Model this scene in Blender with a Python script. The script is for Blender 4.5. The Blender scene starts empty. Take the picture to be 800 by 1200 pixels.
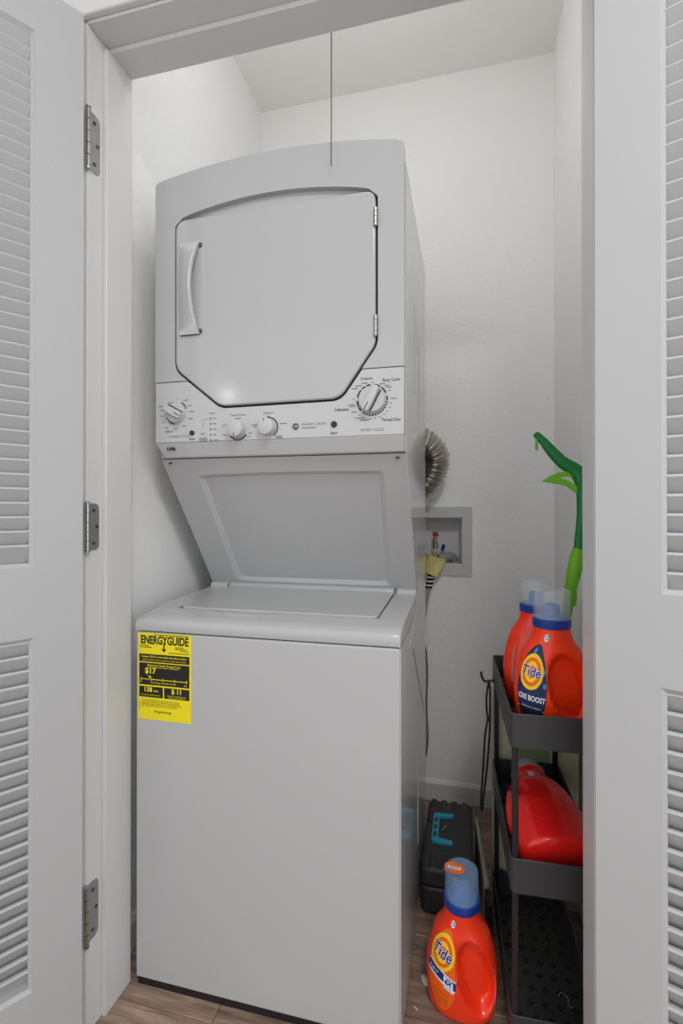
import bpy, bmesh, math, random
from mathutils import Vector, Matrix
random.seed(7)
SC = bpy.context.scene
COL = SC.collection
PI = math.pi
R = math.radians

# ------------------------------------------------------------------ camera, world, lights, exposure
cam_d = bpy.data.cameras.new('camera')
cam_d.sensor_fit = 'AUTO'; cam_d.sensor_width = 36.0
cam_d.lens = 568.68 / 1200 * 36.0
cam_d.shift_x = -8.0 / 1200; cam_d.shift_y = -5.0 / 1200
cam_d.clip_start = 0.02
cam = bpy.data.objects.new('camera', cam_d); COL.objects.link(cam)
cam.location = (.8253, -1.0866, 1.2174)
cam.rotation_euler = (PI / 2 + .0039, 0, .2371)
SC.camera = cam

W = bpy.data.worlds.new('world'); SC.world = W; W.use_nodes = True
W.node_tree.nodes['Background'].inputs[0].default_value = (.95, .975, 1, 1)
W.node_tree.nodes['Background'].inputs[1].default_value = 1.08

def point_light(name, loc, power, radius, col=(1, 1, 1)):
    d = bpy.data.lights.new(name, 'POINT'); d.energy = power; d.shadow_soft_size = radius; d.color = col
    o = bpy.data.objects.new(name, d); o.location = loc; COL.objects.link(o); return o
point_light('closet_lamp_light', (.51, .12, 2.68), 3.7, .10, (.985, 1, 1.015))
point_light('hall_lamp_light', (-.86, -2.0, 2.05), 1.6, .03, (1, .985, .96))
d = bpy.data.lights.new('hall_side_fill', 'AREA'); d.shape = 'RECTANGLE'; d.size = 1.3; d.size_y = 1.7; d.energy = 6; d.color = (.98, .99, 1)  # window-sized fill added for light from the right, no window modelled
o = bpy.data.objects.new('hall_side_fill', d); o.location = (2.85, -1.75, 1.75); o.rotation_euler = (PI / 2, 0, R(90 - 12)); COL.objects.link(o)

d = bpy.data.lights.new('hall_ceiling_fill', 'AREA'); d.shape = 'DISK'; d.size = .45; d.energy = 27; d.color = (1, .99, .975)  # unseen disk light added as frontal fill for the closet
o = bpy.data.objects.new('hall_ceiling_fill', d); o.location = (1.28, -1.7, 3.0); COL.objects.link(o)
SC.cycles.max_bounces = 14; SC.cycles.diffuse_bounces = 9; SC.cycles.transparent_max_bounces = 12
vs = SC.view_settings
SC.display_settings.display_device = 'sRGB'
vs.view_transform = 'Standard'; vs.look = 'None'; vs.exposure = 0.16; vs.gamma = 1.0; vs.use_curve_mapping = False

# ------------------------------------------------------------------ materials
def lin(c):
    return tuple(((v / 255) / 12.92 if v / 255 <= .04045 else ((v / 255 + .055) / 1.055) ** 2.4) for v in c)
MATS = {}
def mat(name, rgb, rough=.5, metal=0, noise=.0, nscale=40, bump=0, bscale=200, trans=0, ior=1.45, coat=0, emit=0, alpha=1, spec=.5):
    m = bpy.data.materials.new(name); m.use_nodes = True
    nt = m.node_tree; b = nt.nodes['Principled BSDF']
    c = lin(rgb)
    b.inputs['Base Color'].default_value = (*c, 1)
    b.inputs['Roughness'].default_value = rough; b.inputs['Metallic'].default_value = metal
    b.inputs['Specular IOR Level'].default_value = spec
    b.inputs['Transmission Weight'].default_value = trans; b.inputs['IOR'].default_value = ior
    b.inputs['Coat Weight'].default_value = coat; b.inputs['Alpha'].default_value = alpha
    if emit:
        b.inputs['Emission Color'].default_value = (*c, 1); b.inputs['Emission Strength'].default_value = emit
    tc = nt.nodes.new('ShaderNodeTexCoord')
    if noise:
        n = nt.nodes.new('ShaderNodeTexNoise'); n.inputs['Scale'].default_value = nscale; n.inputs['Detail'].default_value = 4
        nt.links.new(tc.outputs['Object'], n.inputs['Vector'])
        mx = nt.nodes.new('ShaderNodeMix'); mx.data_type = 'RGBA'
        mx.inputs['A'].default_value = (*[v * (1 - noise) for v in c], 1)
        mx.inputs['B'].default_value = (*[min(1, v * (1 + noise)) for v in c], 1)
        nt.links.new(n.outputs['Fac'], mx.inputs['Factor']); nt.links.new(mx.outputs['Result'], b.inputs['Base Color'])
    if bump:
        n2 = nt.nodes.new('ShaderNodeTexNoise'); n2.inputs['Scale'].default_value = bscale; n2.inputs['Detail'].default_value = 2
        nt.links.new(tc.outputs['Object'], n2.inputs['Vector'])
        bp = nt.nodes.new('ShaderNodeBump'); bp.inputs['Strength'].default_value = bump; bp.inputs['Distance'].default_value = .002
        nt.links.new(n2.outputs['Fac'], bp.inputs['Height']); nt.links.new(bp.outputs['Normal'], b.inputs['Normal'])
    MATS[name] = m
    return m
M_wall = mat('wall_paint', (240, 240, 239), .75, noise=.015, nscale=6, bump=1.0, bscale=150, spec=.3)
M_ceil = mat('ceiling_paint', (238, 237, 235), .8, noise=.015, nscale=5, bump=.3, bscale=160, spec=.3)
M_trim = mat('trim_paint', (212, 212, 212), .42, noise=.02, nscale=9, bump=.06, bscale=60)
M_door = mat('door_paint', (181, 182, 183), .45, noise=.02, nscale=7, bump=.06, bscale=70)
M_app = mat('white_enamel', (184, 185, 186), .17, noise=.01, nscale=4, bump=.02, bscale=300)
M_app2 = mat('white_enamel_side', (200, 201, 203), .10, noise=.01, nscale=4)
M_gloss = mat('glossy_door_enamel', (184, 185, 186), .13, noise=.01, nscale=4)
M_plas = mat('white_plastic', (194, 195, 196), .38, noise=.01, nscale=8)
M_dark = mat('dark_gap', (28, 29, 31), .7, noise=.1)
M_ink = mat('grey_ink', (52, 55, 60), .6, noise=.05)
M_inkl = mat('light_grey_ink', (118, 120, 124), .6, noise=.05)
M_btn = mat('dark_button', (38, 40, 44), .4, noise=.1)
M_chrome = mat('hinge_steel', (176, 176, 174), .33, 1, noise=.1, nscale=60)
M_screw = mat('screw_steel', (96, 96, 98), .4, .9, noise=.1)
M_yel = mat('label_yellow', (240, 222, 20), .5, noise=.03, nscale=30)
M_blk = mat('label_black', (26, 26, 24), .5, noise=.1)
M_cart = mat('black_plastic', (60, 60, 62), .42, noise=.08, nscale=60, bump=.05, bscale=500)
M_cart2 = mat('black_metal_tube', (34, 35, 37), .35, noise=.08)
M_orange = mat('orange_plastic', (252, 60, 8), .27, noise=.03, nscale=12, coat=.2)
M_red = mat('red_plastic', (232, 34, 32), .2, noise=.05, nscale=12, coat=.3)
M_redor = mat('red_orange_plastic', (250, 58, 22), .25, noise=.04, nscale=12, coat=.3)
M_blue = mat('blue_plastic', (22, 62, 150), .3, noise=.05)
M_spout = mat('pale_blue_plastic', (70, 110, 190), .35, noise=.05)
M_cup = mat('clear_cup', (212, 222, 228), .12, alpha=.17, noise=.01)
M_cupb = mat('bluish_clear_cup', (150, 182, 222), .12, alpha=.26, noise=.01)
M_strip = mat('translucent_strip', (190, 120, 112), .4, noise=.04)
M_navy = mat('navy_ink', (26, 42, 84), .45, noise=.35, nscale=60)
M_navyp = mat('navy_band', (34, 44, 92), .45, noise=.05)
M_lblk = mat('black_print', (30, 30, 34), .45, noise=.1)
M_ly = mat('yellow_print', (252, 214, 20), .45, noise=.03)
M_lo = mat('orange_print', (250, 104, 20), .45, noise=.03)
M_lw = mat('white_print', (240, 242, 245), .45, noise=.02)
M_lblue = mat('blue_print', (18, 48, 140), .45, noise=.04)
M_lcy = mat('cyan_print', (72, 140, 200), .45, noise=.1)
M_grn = mat('dark_green_plastic', (14, 118, 52), .4, noise=.06, nscale=30)
M_lgrn = mat('lime_green_plastic', (106, 182, 22), .4, noise=.05, nscale=30)
M_teal = mat('teal_plastic', (40, 150, 178), .4, noise=.06)
M_case = mat('charcoal_case_plastic', (50, 51, 53), .5, noise=.1, nscale=80, bump=.1, bscale=600)
M_alu = mat('foil_duct', (186, 182, 174), .28, .95, noise=.15, nscale=60)
M_brass = mat('valve_brass', (170, 160, 140), .35, .9, noise=.15)
M_redh = mat('red_valve_band', (178, 40, 36), .4, noise=.06)
M_gry = mat('grey_hose_rubber', (150, 148, 146), .55, noise=.06)
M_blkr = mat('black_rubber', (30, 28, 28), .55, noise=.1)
M_tag = mat('yellow_paper_tag', (214, 204, 132), .7, noise=.08, nscale=40)
M_bag = mat('pale_olive_board', (196, 196, 164), .7, noise=.05, nscale=20)
M_bagg = mat('green_print_panel', (132, 158, 116), .7, noise=.06, nscale=20)
M_pad = mat('pale_green_grey_foam', (168, 170, 158), .7, noise=.08, nscale=40)
M_fluff = mat('white_lint', (220, 218, 212), .8, noise=.08)
M_brown = mat('brown_cord', (120, 104, 90), .5, noise=.1)
M_bulb = mat('bulb_glow', (255, 236, 205), .4, emit=6, noise=.01)
M_chain = mat('bead_chain_metal', (74, 70, 64), .4, .8, noise=.1)

def wood(name):
    m = bpy.data.materials.new(name); m.use_nodes = True; nt = m.node_tree; b = nt.nodes['Principled BSDF']
    tc = nt.nodes.new('ShaderNodeTexCoord'); oi = nt.nodes.new('ShaderNodeObjectInfo')
    add = nt.nodes.new('ShaderNodeVectorMath'); add.operation = 'ADD'
    mulv = nt.nodes.new('ShaderNodeVectorMath'); mulv.operation = 'SCALE'; mulv.inputs['Scale'].default_value = 7
    cmb = nt.nodes.new('ShaderNodeCombineXYZ')
    for k in range(3): nt.links.new(oi.outputs['Random'], cmb.inputs[k])
    nt.links.new(cmb.outputs[0], mulv.inputs[0])
    nt.links.new(tc.outputs['Object'], add.inputs[0]); nt.links.new(mulv.outputs[0], add.inputs[1])
    mp = nt.nodes.new('ShaderNodeMapping'); mp.inputs['Scale'].default_value = (2.2, 30, 30)
    nt.links.new(add.outputs[0], mp.inputs[0])
    n = nt.nodes.new('ShaderNodeTexNoise'); n.inputs['Scale'].default_value = 2.0; n.inputs['Detail'].default_value = 9; n.inputs['Roughness'].default_value = .68
    n.inputs['Distortion'].default_value = .6
    nt.links.new(mp.outputs[0], n.inputs['Vector'])
    cr = nt.nodes.new('ShaderNodeValToRGB')
    e = cr.color_ramp.elements
    e[0].position = .3; e[0].color = (*lin((92, 73, 62)), 1); e[1].position = .72; e[1].color = (*lin((192, 164, 144)), 1)
    nt.links.new(n.outputs['Fac'], cr.inputs[0])
    hs = nt.nodes.new('ShaderNodeHueSaturation')
    mr = nt.nodes.new('ShaderNodeMapRange'); mr.inputs['To Min'].default_value = .8; mr.inputs['To Max'].default_value = 1.1
    nt.links.new(oi.outputs['Random'], mr.inputs['Value']); nt.links.new(mr.outputs[0], hs.inputs['Value'])
    nt.links.new(cr.outputs[0], hs.inputs['Color']); nt.links.new(hs.outputs[0], b.inputs['Base Color'])
    b.inputs['Roughness'].default_value = .45
    bp = nt.nodes.new('ShaderNodeBump'); bp.inputs['Strength'].default_value = .25; bp.inputs['Distance'].default_value = .001
    nt.links.new(n.outputs['Fac'], bp.inputs['Height']); nt.links.new(bp.outputs[0], b.inputs['Normal'])
    return m
M_wood = wood('wood_plank')

# ------------------------------------------------------------------ mesh helpers
def link(name, bm, m, parent=None, smooth=False, world=True, bevel=0, seg=2):
    """link a bmesh as ONE object; world=True: the vertices are in world coordinates (the parent may stand anywhere unrotated)"""
    me = bpy.data.meshes.new(name)
    bmesh.ops.recalc_face_normals(bm, faces=bm.faces[:]) if bm.faces else None
    if smooth:
        for f in bm.faces: f.smooth = True
    bm.to_mesh(me); bm.free()
    me.materials.append(m)
    o = bpy.data.objects.new(name, me); COL.objects.link(o)
    if parent is not None:
        o.parent = parent
        if world and parent.get('is_root'):
            o.matrix_parent_inverse = Matrix.Translation(-Vector(parent.location))
    if bevel:
        b = o.modifiers.new('bevel', 'BEVEL'); b.width = bevel; b.segments = seg; b.limit_method = 'ANGLE'; b.angle_limit = R(38)
        b.harden_normals = False
        for p in me.polygons: p.use_smooth = True
        try: me.set_sharp_from_angle(angle=R(38))
        except Exception: pass
    elif smooth:
        try: me.set_sharp_from_angle(angle=R(42))
        except Exception: pass
    return o
def root(name, loc, label=None, cat=None, group=None, rot=0, local=False):
    o = bpy.data.objects.new(name, None); COL.objects.link(o); o.location = loc; o.rotation_euler = (0, 0, rot)
    o.empty_display_size = .05
    if not local: o['is_root'] = 1
    if label: tag(o, label, cat, group)
    return o
def tag(o, label, cat, group=None):
    o['label'] = label; o['category'] = cat
    if group: o['group'] = group
    return o
def struct(o, label=None):
    o['kind'] = 'structure'
    if label: o['label'] = label
    return o
def BM(): return bmesh.new()
def abox(bm, lo, hi):
    x0, y0, z0 = lo; x1, y1, z1 = hi
    v = [bm.verts.new(p) for p in ((x0, y0, z0), (x1, y0, z0), (x1, y1, z0), (x0, y1, z0), (x0, y0, z1), (x1, y0, z1), (x1, y1, z1), (x0, y1, z1))]
    for f in ((3, 2, 1, 0), (4, 5, 6, 7), (0, 1, 5, 4), (1, 2, 6, 5), (2, 3, 7, 6), (3, 0, 4, 7)):
        bm.faces.new([v[i] for i in f])
    return bm
def box(lo, hi): return abox(BM(), lo, hi)
def aprism(bm, pts, fn0, fn1):
    """pts 2D outline; fn0/fn1 map a 2D point to 3D for the two end faces"""
    a = [bm.verts.new(fn0(p)) for p in pts]; b = [bm.verts.new(fn1(p)) for p in pts]
    n = len(pts)
    bm.faces.new(a); bm.faces.new(b[::-1])
    for i in range(n):
        j = (i + 1) % n
        bm.faces.new((a[j], a[i], b[i], b[j]))
    return bm
def prism_y(pts, y0, y1): return aprism(BM(), pts, lambda p: (p[0], y0, p[1]), lambda p: (p[0], y1, p[1]))
def prism_x(pts, x0, x1): return aprism(BM(), pts, lambda p: (x0, p[0], p[1]), lambda p: (x1, p[0], p[1]))
def prism_z(pts, z0, z1): return aprism(BM(), pts, lambda p: (p[0], p[1], z0), lambda p: (p[0], p[1], z1))
def round_poly(pts, rad, seg=6):
    out = []; n = len(pts)
    for i in range(n):
        p = Vector(pts[i]); a = Vector(pts[i - 1]); b = Vector(pts[(i + 1) % n])
        r = rad[i] if isinstance(rad, (list, tuple)) else rad
        if r <= 0: out.append(tuple(p)); continue
        u = (a - p).normalized(); w = (b - p).normalized()
        half = u.angle(w) / 2; t = min(r / math.tan(half), (a - p).length * .49, (b - p).length * .49)
        s, e = p + u * t, p + w * t
        for k in range(seg + 1):
            f = k / seg
            q = (1 - f) ** 2 * s + 2 * f * (1 - f) * p + f * f * e
            out.append((q.x, q.y))
    return out
def offset_convex(pts, d):
    """move each edge of a convex outline outward by d"""
    n = len(pts); c = sum((Vector(p) for p in pts), Vector((0, 0))) / n; L = []
    for i in range(n):
        a, b = Vector(pts[i]), Vector(pts[(i + 1) % n]); t = (b - a).normalized(); nn = Vector((t.y, -t.x))
        if nn.dot(a - c) < 0: nn = -nn
        L.append((a + nn * d, t))
    out = []
    for i in range(n):
        p, t = L[i - 1]; q, s = L[i]
        den = t.x * s.y - t.y * s.x
        k = ((q - p).x * s.y - (q - p).y * s.x) / den
        r = p + t * k; out.append((r.x, r.y))
    return out
def alathe(bm, prof, center=(0, 0, 0), axis='z', n=32, cap=True):
    """prof = [(radius, height)] along the axis"""
    cx, cy, cz = center; rings = []
    for r, h in prof:
        ring = []
        for i in range(n):
            t = 2 * PI * i / n; a, b = r * math.cos(t), r * math.sin(t)
            p = {'z': (cx + a, cy + b, cz + h), 'y': (cx + a, cy + h, cz + b), 'x': (cx + h, cy + a, cz + b)}[axis]
            ring.append(bm.verts.new(p))
        rings.append(ring)
    for k in range(len(rings) - 1):
        for i in range(n):
            j = (i + 1) % n
            bm.faces.new((rings[k][i], rings[k][j], rings[k + 1][j], rings[k + 1][i]))
    if cap:
        bm.faces.new(rings[0][::-1]); bm.faces.new(rings[-1])
    return bm
def lathe(prof, center=(0, 0, 0), axis='z', n=32, cap=True): return alathe(BM(), prof, center, axis, n, cap)
def smooth_path(pts, sub=8):
    """Catmull-Rom through the points (any dimension)"""
    out = []; n = len(pts)
    for i in range(n - 1):
        p0 = pts[max(i - 1, 0)]; p1 = pts[i]; p2 = pts[i + 1]; p3 = pts[min(i + 2, n - 1)]
        for k in range(sub):
            t = k / sub
            out.append(tuple(.5 * (2 * b + (c - a) * t + (2 * a - 5 * b + 4 * c - d) * t * t + (3 * b - a - 3 * c + d) * t ** 3) for a, b, c, d in zip(p0, p1, p2, p3)))
    out.append(tuple(pts[-1])); return out
def atube(bm, pts, rad, n=12, flat=1.0, cap=True, up=(0, 1, 0)):
    """tube along 3D points; rad = number or list; flat scales the section along 'up'"""
    P = [Vector(p) for p in pts]; rings = []; m = len(P)
    for i in range(m):
        t = (P[min(i + 1, m - 1)] - P[max(i - 1, 0)]).normalized()
        u = Vector(up); u = (u - t * u.dot(t))
        if u.length < 1e-4: u = Vector((1, 0, 0)) - t * t.x
        u.normalize(); w = t.cross(u)
        r = rad[i] if isinstance(rad, (list, tuple)) else rad
        rings.append([bm.verts.new(P[i] + u * (r * flat * math.sin(2 * PI * k / n)) + w * (r * math.cos(2 * PI * k / n))) for k in range(n)])
    for i in range(m - 1):
        for k in range(n):
            j = (k + 1) % n
            bm.faces.new((rings[i][k], rings[i][j], rings[i + 1][j], rings[i + 1][k]))
    if cap: bm.faces.new(rings[0][::-1]); bm.faces.new(rings[-1])
    return bm
def tube(*a, **k): return atube(BM(), *a, **k)
_text_cache = {}
def text_polys(body, size, align='CENTER', bold=0.0, shear=0.0, xs=1.0):
    """2D triangles of a word in the built-in font: (verts, faces), centred on the line's middle"""
    key = (body, size, align, bold, shear, xs)
    if key in _text_cache: return _text_cache[key]
    cu = bpy.data.curves.new('t', 'FONT'); cu.body = body; cu.size = size; cu.align_x = align; cu.align_y = 'CENTER'
    cu.offset = bold * size; cu.shear = shear; cu.resolution_u = 3
    ob = bpy.data.objects.new('t', cu); COL.objects.link(ob)
    dg = bpy.context.evaluated_depsgraph_get(); dg.update()
    me = bpy.data.meshes.new_from_object(ob.evaluated_get(dg))
    vs_ = [(v.co.x * xs, v.co.y) for v in me.vertices]; fs = [tuple(p.vertices) for p in me.polygons]
    COL.objects.unlink(ob); bpy.data.objects.remove(ob); bpy.data.curves.remove(cu); bpy.data.meshes.remove(me)
    _text_cache[key] = (vs_, fs); return vs_, fs
def atext(bm, body, size, fn, rot=0, sub=0, **k):
    """add a word; fn(u, v) -> 3D point"""
    v, f = text_polys(body, size, **k)
    c, s = math.cos(rot), math.sin(rot)
    if sub:
        t = BM(); tv = [t.verts.new((a, b, 0)) for a, b in v]
        for q in f:
            try: t.faces.new([tv[i] for i in q])
            except ValueError: pass
        bmesh.ops.triangulate(t, faces=t.faces[:])
        for _ in range(sub): bmesh.ops.subdivide_edges(t, edges=[e for e in t.edges if e.calc_length() > size * .12], cuts=1, use_grid_fill=False)
        bmesh.ops.triangulate(t, faces=t.faces[:])
        t.verts.index_update(); v = [(q.co.x, q.co.y) for q in t.verts]; f = [tuple(w.index for w in q.verts) for q in t.faces]; t.free()
    vv = [bm.verts.new(fn(a * c - b * s, a * s + b * c)) for a, b in v]
    for q in f:
        try: bm.faces.new([vv[i] for i in q])
        except ValueError: pass
    return bm
def copy_part(src, parent, name=None):
    c = src.copy(); COL.objects.link(c); c.parent = parent
    if name: c.name = name
    return c

# ------------------------------------------------------------------ the setting
XL, XR, YB, ZC = -.086, 1.17, .99, 3.05          # closet walls and ceiling
JL, JR, JZ = -.028, 1.072, 2.347                 # jamb faces and head
YF, YI = -.135, .005                             # front wall faces

fl = struct(link('floor', box((-2.2, -3.6, -.03), (2.9, YB + .02, -.0065)), M_dark), 'brown wood plank floor')
PW, PL = .178, 1.22
bm = box((0, 0, -.006), (PL - .0015, PW - .0015, 0))
bmesh.ops.bevel(bm, geom=[e for e in bm.edges if e.verts[0].co.z > -.001 and e.verts[1].co.z > -.001], offset=.0012, segments=1, affect='EDGES')
plank = link('plank', bm, M_wood, fl)
plank.location = (-2.2, -3.6, 0)
y = -3.6; row = 0; first = True
while y < YB - .01:
    x = -2.2 - [0, .5, .23, .81, .37][row % 5]
    while x < 2.9:
        if first: p = plank; first = False
        else: p = copy_part(plank, fl)
        p.location = (x, y, 0)
        x += PL
    y += PW; row += 1

struct(link('ceiling', box((-2.2, -3.6, ZC), (2.9, YB + .12, ZC + .08)), M_ceil))
struct(link('wall_left', box((XL - .08, YI, 0), (XL, YB + .12, ZC)), M_wall))
struct(link('wall_right', box((XR, YI, 0), (XR + .08, YB + .12, ZC)), M_wall))
HX0, HX1, HZ0, HZ1 = .565, .812, .988, 1.185     # hole of the washer outlet box
bm = BM()
for lo, hi in (((XL, YB, 0), (HX0, YB + .12, ZC)), ((HX1, YB, 0), (XR, YB + .12, ZC)), ((HX0, YB, 0), (HX1, YB + .12, HZ0)), ((HX0, YB, HZ1), (HX1, YB + .12, ZC))):
    abox(bm, lo, hi)
bmesh.ops.remove_doubles(bm, verts=bm.verts[:], dist=1e-5)
struct(link('wall_back', bm, M_wall))
bm = BM()
for lo, hi in (((-2.2, YF, 0), (JL - .02, YI, ZC)), ((JR + .02, YF, 0), (2.9, YI, ZC)), ((JL - .02, YF, JZ + .02), (JR + .02, YI, ZC))):
    abox(bm, lo, hi)
struct(link('wall_front', bm, M_wall))
def base_prof(h=.082, t=.013): return [(0, 0), (t, 0), (t, h - .012), (t * .55, h - .003), (t * .4, h), (0, h)]
struct(link('baseboard_back', prism_x([(YB - a, b) for a, b in base_prof()], XL, XR), M_trim))
struct(link('baseboard_left', prism_y([(XL + a, b) for a, b in base_prof()], YI, YB - .013), M_trim))
struct(link('baseboard_right', prism_y([(XR - a, b) for a, b in base_prof()], YI, YB - .013), M_trim))
# door frame: jambs with stops, head and casing
t1 = struct(link('trim_1', box((JL - .02, YF, 0), (JL, YI, JZ + .02)), M_trim, bevel=.0015), 'left white jamb of the closet opening')
link('door_stop', box((JL, -.087, 0), (JL + .012, YI, JZ - .0122)), M_trim, t1, bevel=.002)
t2 = struct(link('trim_2', box((JR, YF, 0), (JR + .02, YI, JZ + .02)), M_trim, bevel=.0015), 'right white jamb of the closet opening')
link('door_stop', box((JR - .012, -.087, 0), (JR, YI, JZ - .0122)), M_trim, t2, bevel=.002)
t3 = struct(link('trim_3', box((JL + .0005, YF - .001, JZ), (JR - .0005, YI, JZ + .0195)), M_trim, bevel=.0015), 'white head of the closet opening')
link('door_stop', box((JL + .0005, -.072, JZ - .0125), (JR - .0005, YI, JZ)), M_trim, t3, bevel=.002)
def casing(pts_lo, pts_hi, name, label):
    struct(link(name, box(pts_lo, pts_hi), M_trim, bevel=.004), label)
casing((JL - .085, YF - .016, 0), (JL - .006, YF, JZ + .006), 'trim_4', 'left white casing outside the closet')
casing((JR + .006, YF - .016, 0), (JR + .085, YF, JZ + .006), 'trim_5', 'right white casing outside the closet')
casing((JL - .085, YF - .016, JZ + .0065), (JR + .085, YF, JZ + .085), 'trim_6', 'white casing over the closet opening')

# ------------------------------------------------------------------ louvered doors
def louver_door(name, start, ang, flip, z_rails, pitch, label):
    """local frame: +x along the leaf from the hinge edge, -y towards the seen face (face at y=0, body behind it)"""
    d = bpy.data.objects.new(name, None); COL.objects.link(d); d.location = (start[0], start[1], 0); d.rotation_euler = (0, 0, ang)
    d['kind'] = 'structure'; d['label'] = label
    s = flip                                  # body side: y from 0 to s*.035
    T = .035; Wd = .535; st = .0925
    (zb0, zb1), (zm0, zm1), (zt0, zt1) = z_rails
    def bx(n, x0, x1, z0, z1, bev=.0007):
        y0, y1 = sorted((0, s * T))
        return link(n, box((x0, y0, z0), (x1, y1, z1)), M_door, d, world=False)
    bx('stile', 0, st, .012, zt1); bx('stile', Wd - st, Wd, .012, zt1)
    bx('rail', st, Wd - st, zb0, zb1); bx('rail', st, Wd - st, zm0, zm1); bx('rail', st, Wd - st, zt0, zt1)
    # slat: top edge near the seen face, bottom edge deep
    bm = BM()
    pr = [(.0055, -.001), (.0075, .0030), (.0125, .0030), (.0335, -.0345), (.0315, -.039), (.0275, -.038)]
    aprism(bm, pr, lambda p: (st + .004, s * p[0], p[1]), lambda p: (Wd - st - .004, s * p[0], p[1]))
    first = None
    for (a, b) in ((zb1, zm0), (zm1, zt0)):
        fm = BM(); mw = .0085
        def rect(i, yy): return [fm.verts.new(p) for p in ((st + i, s * yy, a + i), (Wd - st - i, s * yy, a + i), (Wd - st - i, s * yy, b - i), (st + i, s * yy, b - i))]
        L4 = [rect(-.0004, .0008), rect(.0012, .0008), rect(mw, .0068), rect(mw, T - .0068), rect(.0012, T - .0008), rect(-.0004, T - .0008)]
        for A_, B_ in zip(L4, L4[1:] + L4[:1]):
            for i in range(4): fm.faces.new((A_[i], A_[(i + 1) % 4], B_[(i + 1) % 4], B_[i]))
        link('panel_molding', fm, M_door, d, world=False)
        n = int((b - a) / pitch)
        off = ((b - a) - n * pitch) / 2
        # thin bead frame round the panel
        for k in range(n + 1):
            z = b - off * .5 - k * pitch - .004
            if z - .02 < a: continue
            if first is None: first = link('slat', bm, M_door, d, world=False); o = first
            else: o = copy_part(first, d)
            o.location = (0, 0, z)
    return d
aL = math.atan2(-math.cos(R(32.6)), -math.sin(R(32.6)))
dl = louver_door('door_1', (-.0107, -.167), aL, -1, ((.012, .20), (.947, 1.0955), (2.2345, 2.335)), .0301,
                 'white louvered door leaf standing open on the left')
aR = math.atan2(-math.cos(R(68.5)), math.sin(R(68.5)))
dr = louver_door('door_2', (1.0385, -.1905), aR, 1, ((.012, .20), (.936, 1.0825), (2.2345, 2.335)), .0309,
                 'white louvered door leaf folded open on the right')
# hinges: leaf on the left jamb, knuckle in the gap; leaf on the right jamb likewise
def hinge(door, x, sgn, z0, z1, jy):
    par = door
    inv = door.matrix_basis.inverted()
    h = (z1 - z0)
    pts = round_poly([(jy, z0), (jy + .036, z0), (jy + .036, z1), (jy, z1)], [0, .016, .016, 0], 6)
    bm = prism_x(pts, x, x + sgn * .0022)
    o = link('hinge', bm, M_chrome, None, bevel=.0004)
    o.parent = par; o.matrix_parent_inverse = inv
    bm = BM()
    for k in range(5):
        a, b = z0 + h * (k + .03) / 5, z0 + h * (k + .97) / 5
        alathe(bm, [(.0055, a), (.0055, b)], (x + sgn * .004, jy - .0035, 0), n=14)
    alathe(bm, [(.002, z0 - .004), (.006, z0 - .004), (.006, z0 - .0005)], (x + sgn * .004, jy - .0035, 0), n=12)
    alathe(bm, [(.006, z1 + .0005), (.006, z1 + .003), (.002, z1 + .005)], (x + sgn * .004, jy - .0035, 0), n=12)
    link('knuckle', bm, M_chrome, o, world=False)
    for (yy, zz) in ((jy + .018, z0 + h * .15), (jy + .028, z0 + h * .5), (jy + .018, z0 + h * .85)):
        bm = lathe([(.0045, 0), (.0045, sgn * .0012), (.0025, sgn * .0016)], (x + sgn * .0022, yy, zz), 'x', 12)
        link('screw', bm, M_screw, o, world=False)
bpy.context.view_layer.update()
for z0, z1 in ((2.012, 2.150), (1.122, 1.232), (.212, .345)):
    hinge(dl, JL, 1, z0, z1, -.1345)
    hinge(dr, JR, -1, z0, z1, -.1345)

# ------------------------------------------------------------------ stacked washer and dryer
UW = .683
unit = root('stacked_washer_dryer', (.3415, .35, 0), 'tall white stacked laundry unit, dryer over washer, yellow energy sticker on its front', 'washer dryer')
def U(name, bm, m=M_app, parent=unit, **k): return link(name, bm, m, parent, **k)
FY = .078                                        # front plane of the dryer fascia
# washer cabinet
wb = U('washer_cabinet', box((.001, .0, .0195), (UW - .001, .69, .9045)), M_app, bevel=.005, seg=3)
U('washer_base_shade', box((.006, .004, .0008), (UW - .006, .66, .0195)), M_blkr)  # black box added to darken the gap under the washer like shade
# washer top: lip, bevel and gently rising deck with an opening for the lid
LX0, LX1, LY0, LY1 = .066, .619, .090, .366
def deck(y):                                     # height of the deck at depth y
    P = [(0, .932), (.004, .936), (.075, .9500), (.10, .9525), (.40, .965), (.70, .966)]
    for (a, b), (c, d) in zip(P, P[1:]):
        if y <= c: return b + (d - b) * (y - a) / (c - a)
    return P[-1][1]
ZL = .9075
side = [(0, ZL), (0, .932), (.004, .936), (.075, .95), (.10, .9525), (.385, .9643), (.385, ZL)]
bm = BM()
def col_x():
    xs = [0, .004, .03] + [LX0 + (LX1 - LX0) * i / 44 for i in range(45)] + [UW - .03, UW - .004, UW]
    return xs
CX = col_x(); front = []; inner = []; sidec = []
for k, x in enumerate(CX):
    dz = .004 if k in (0, len(CX) - 1) else 0
    front.append([bm.verts.new((x, a, b - dz)) for a, b in ((.001, ZL), (0, ZL + .002), (0, .928), (.0015, .9325), (.006, .9372), (.04, .9435), (.066, deck(.066)))])
    if LX0 - 1e-6 <= x <= LX1 + 1e-6:
        q = max(0, 1 - ((x - .262) / .12) ** 2); yb = LY0 - .005 - .0165 * q * q * (3 - 2 * q)
        inner.append((k, [bm.verts.new((x, yb - .002, deck(yb))), bm.verts.new((x, yb, deck(yb) - .003)), bm.verts.new((x, yb, ZL))]))
    if x <= LX0 + 1e-6 or x >= LX1 - 1e-6:
        sidec.append((k, [bm.verts.new((x, a, deck(a) - dz)) for a in (.10, .24, .385)]))
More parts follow.
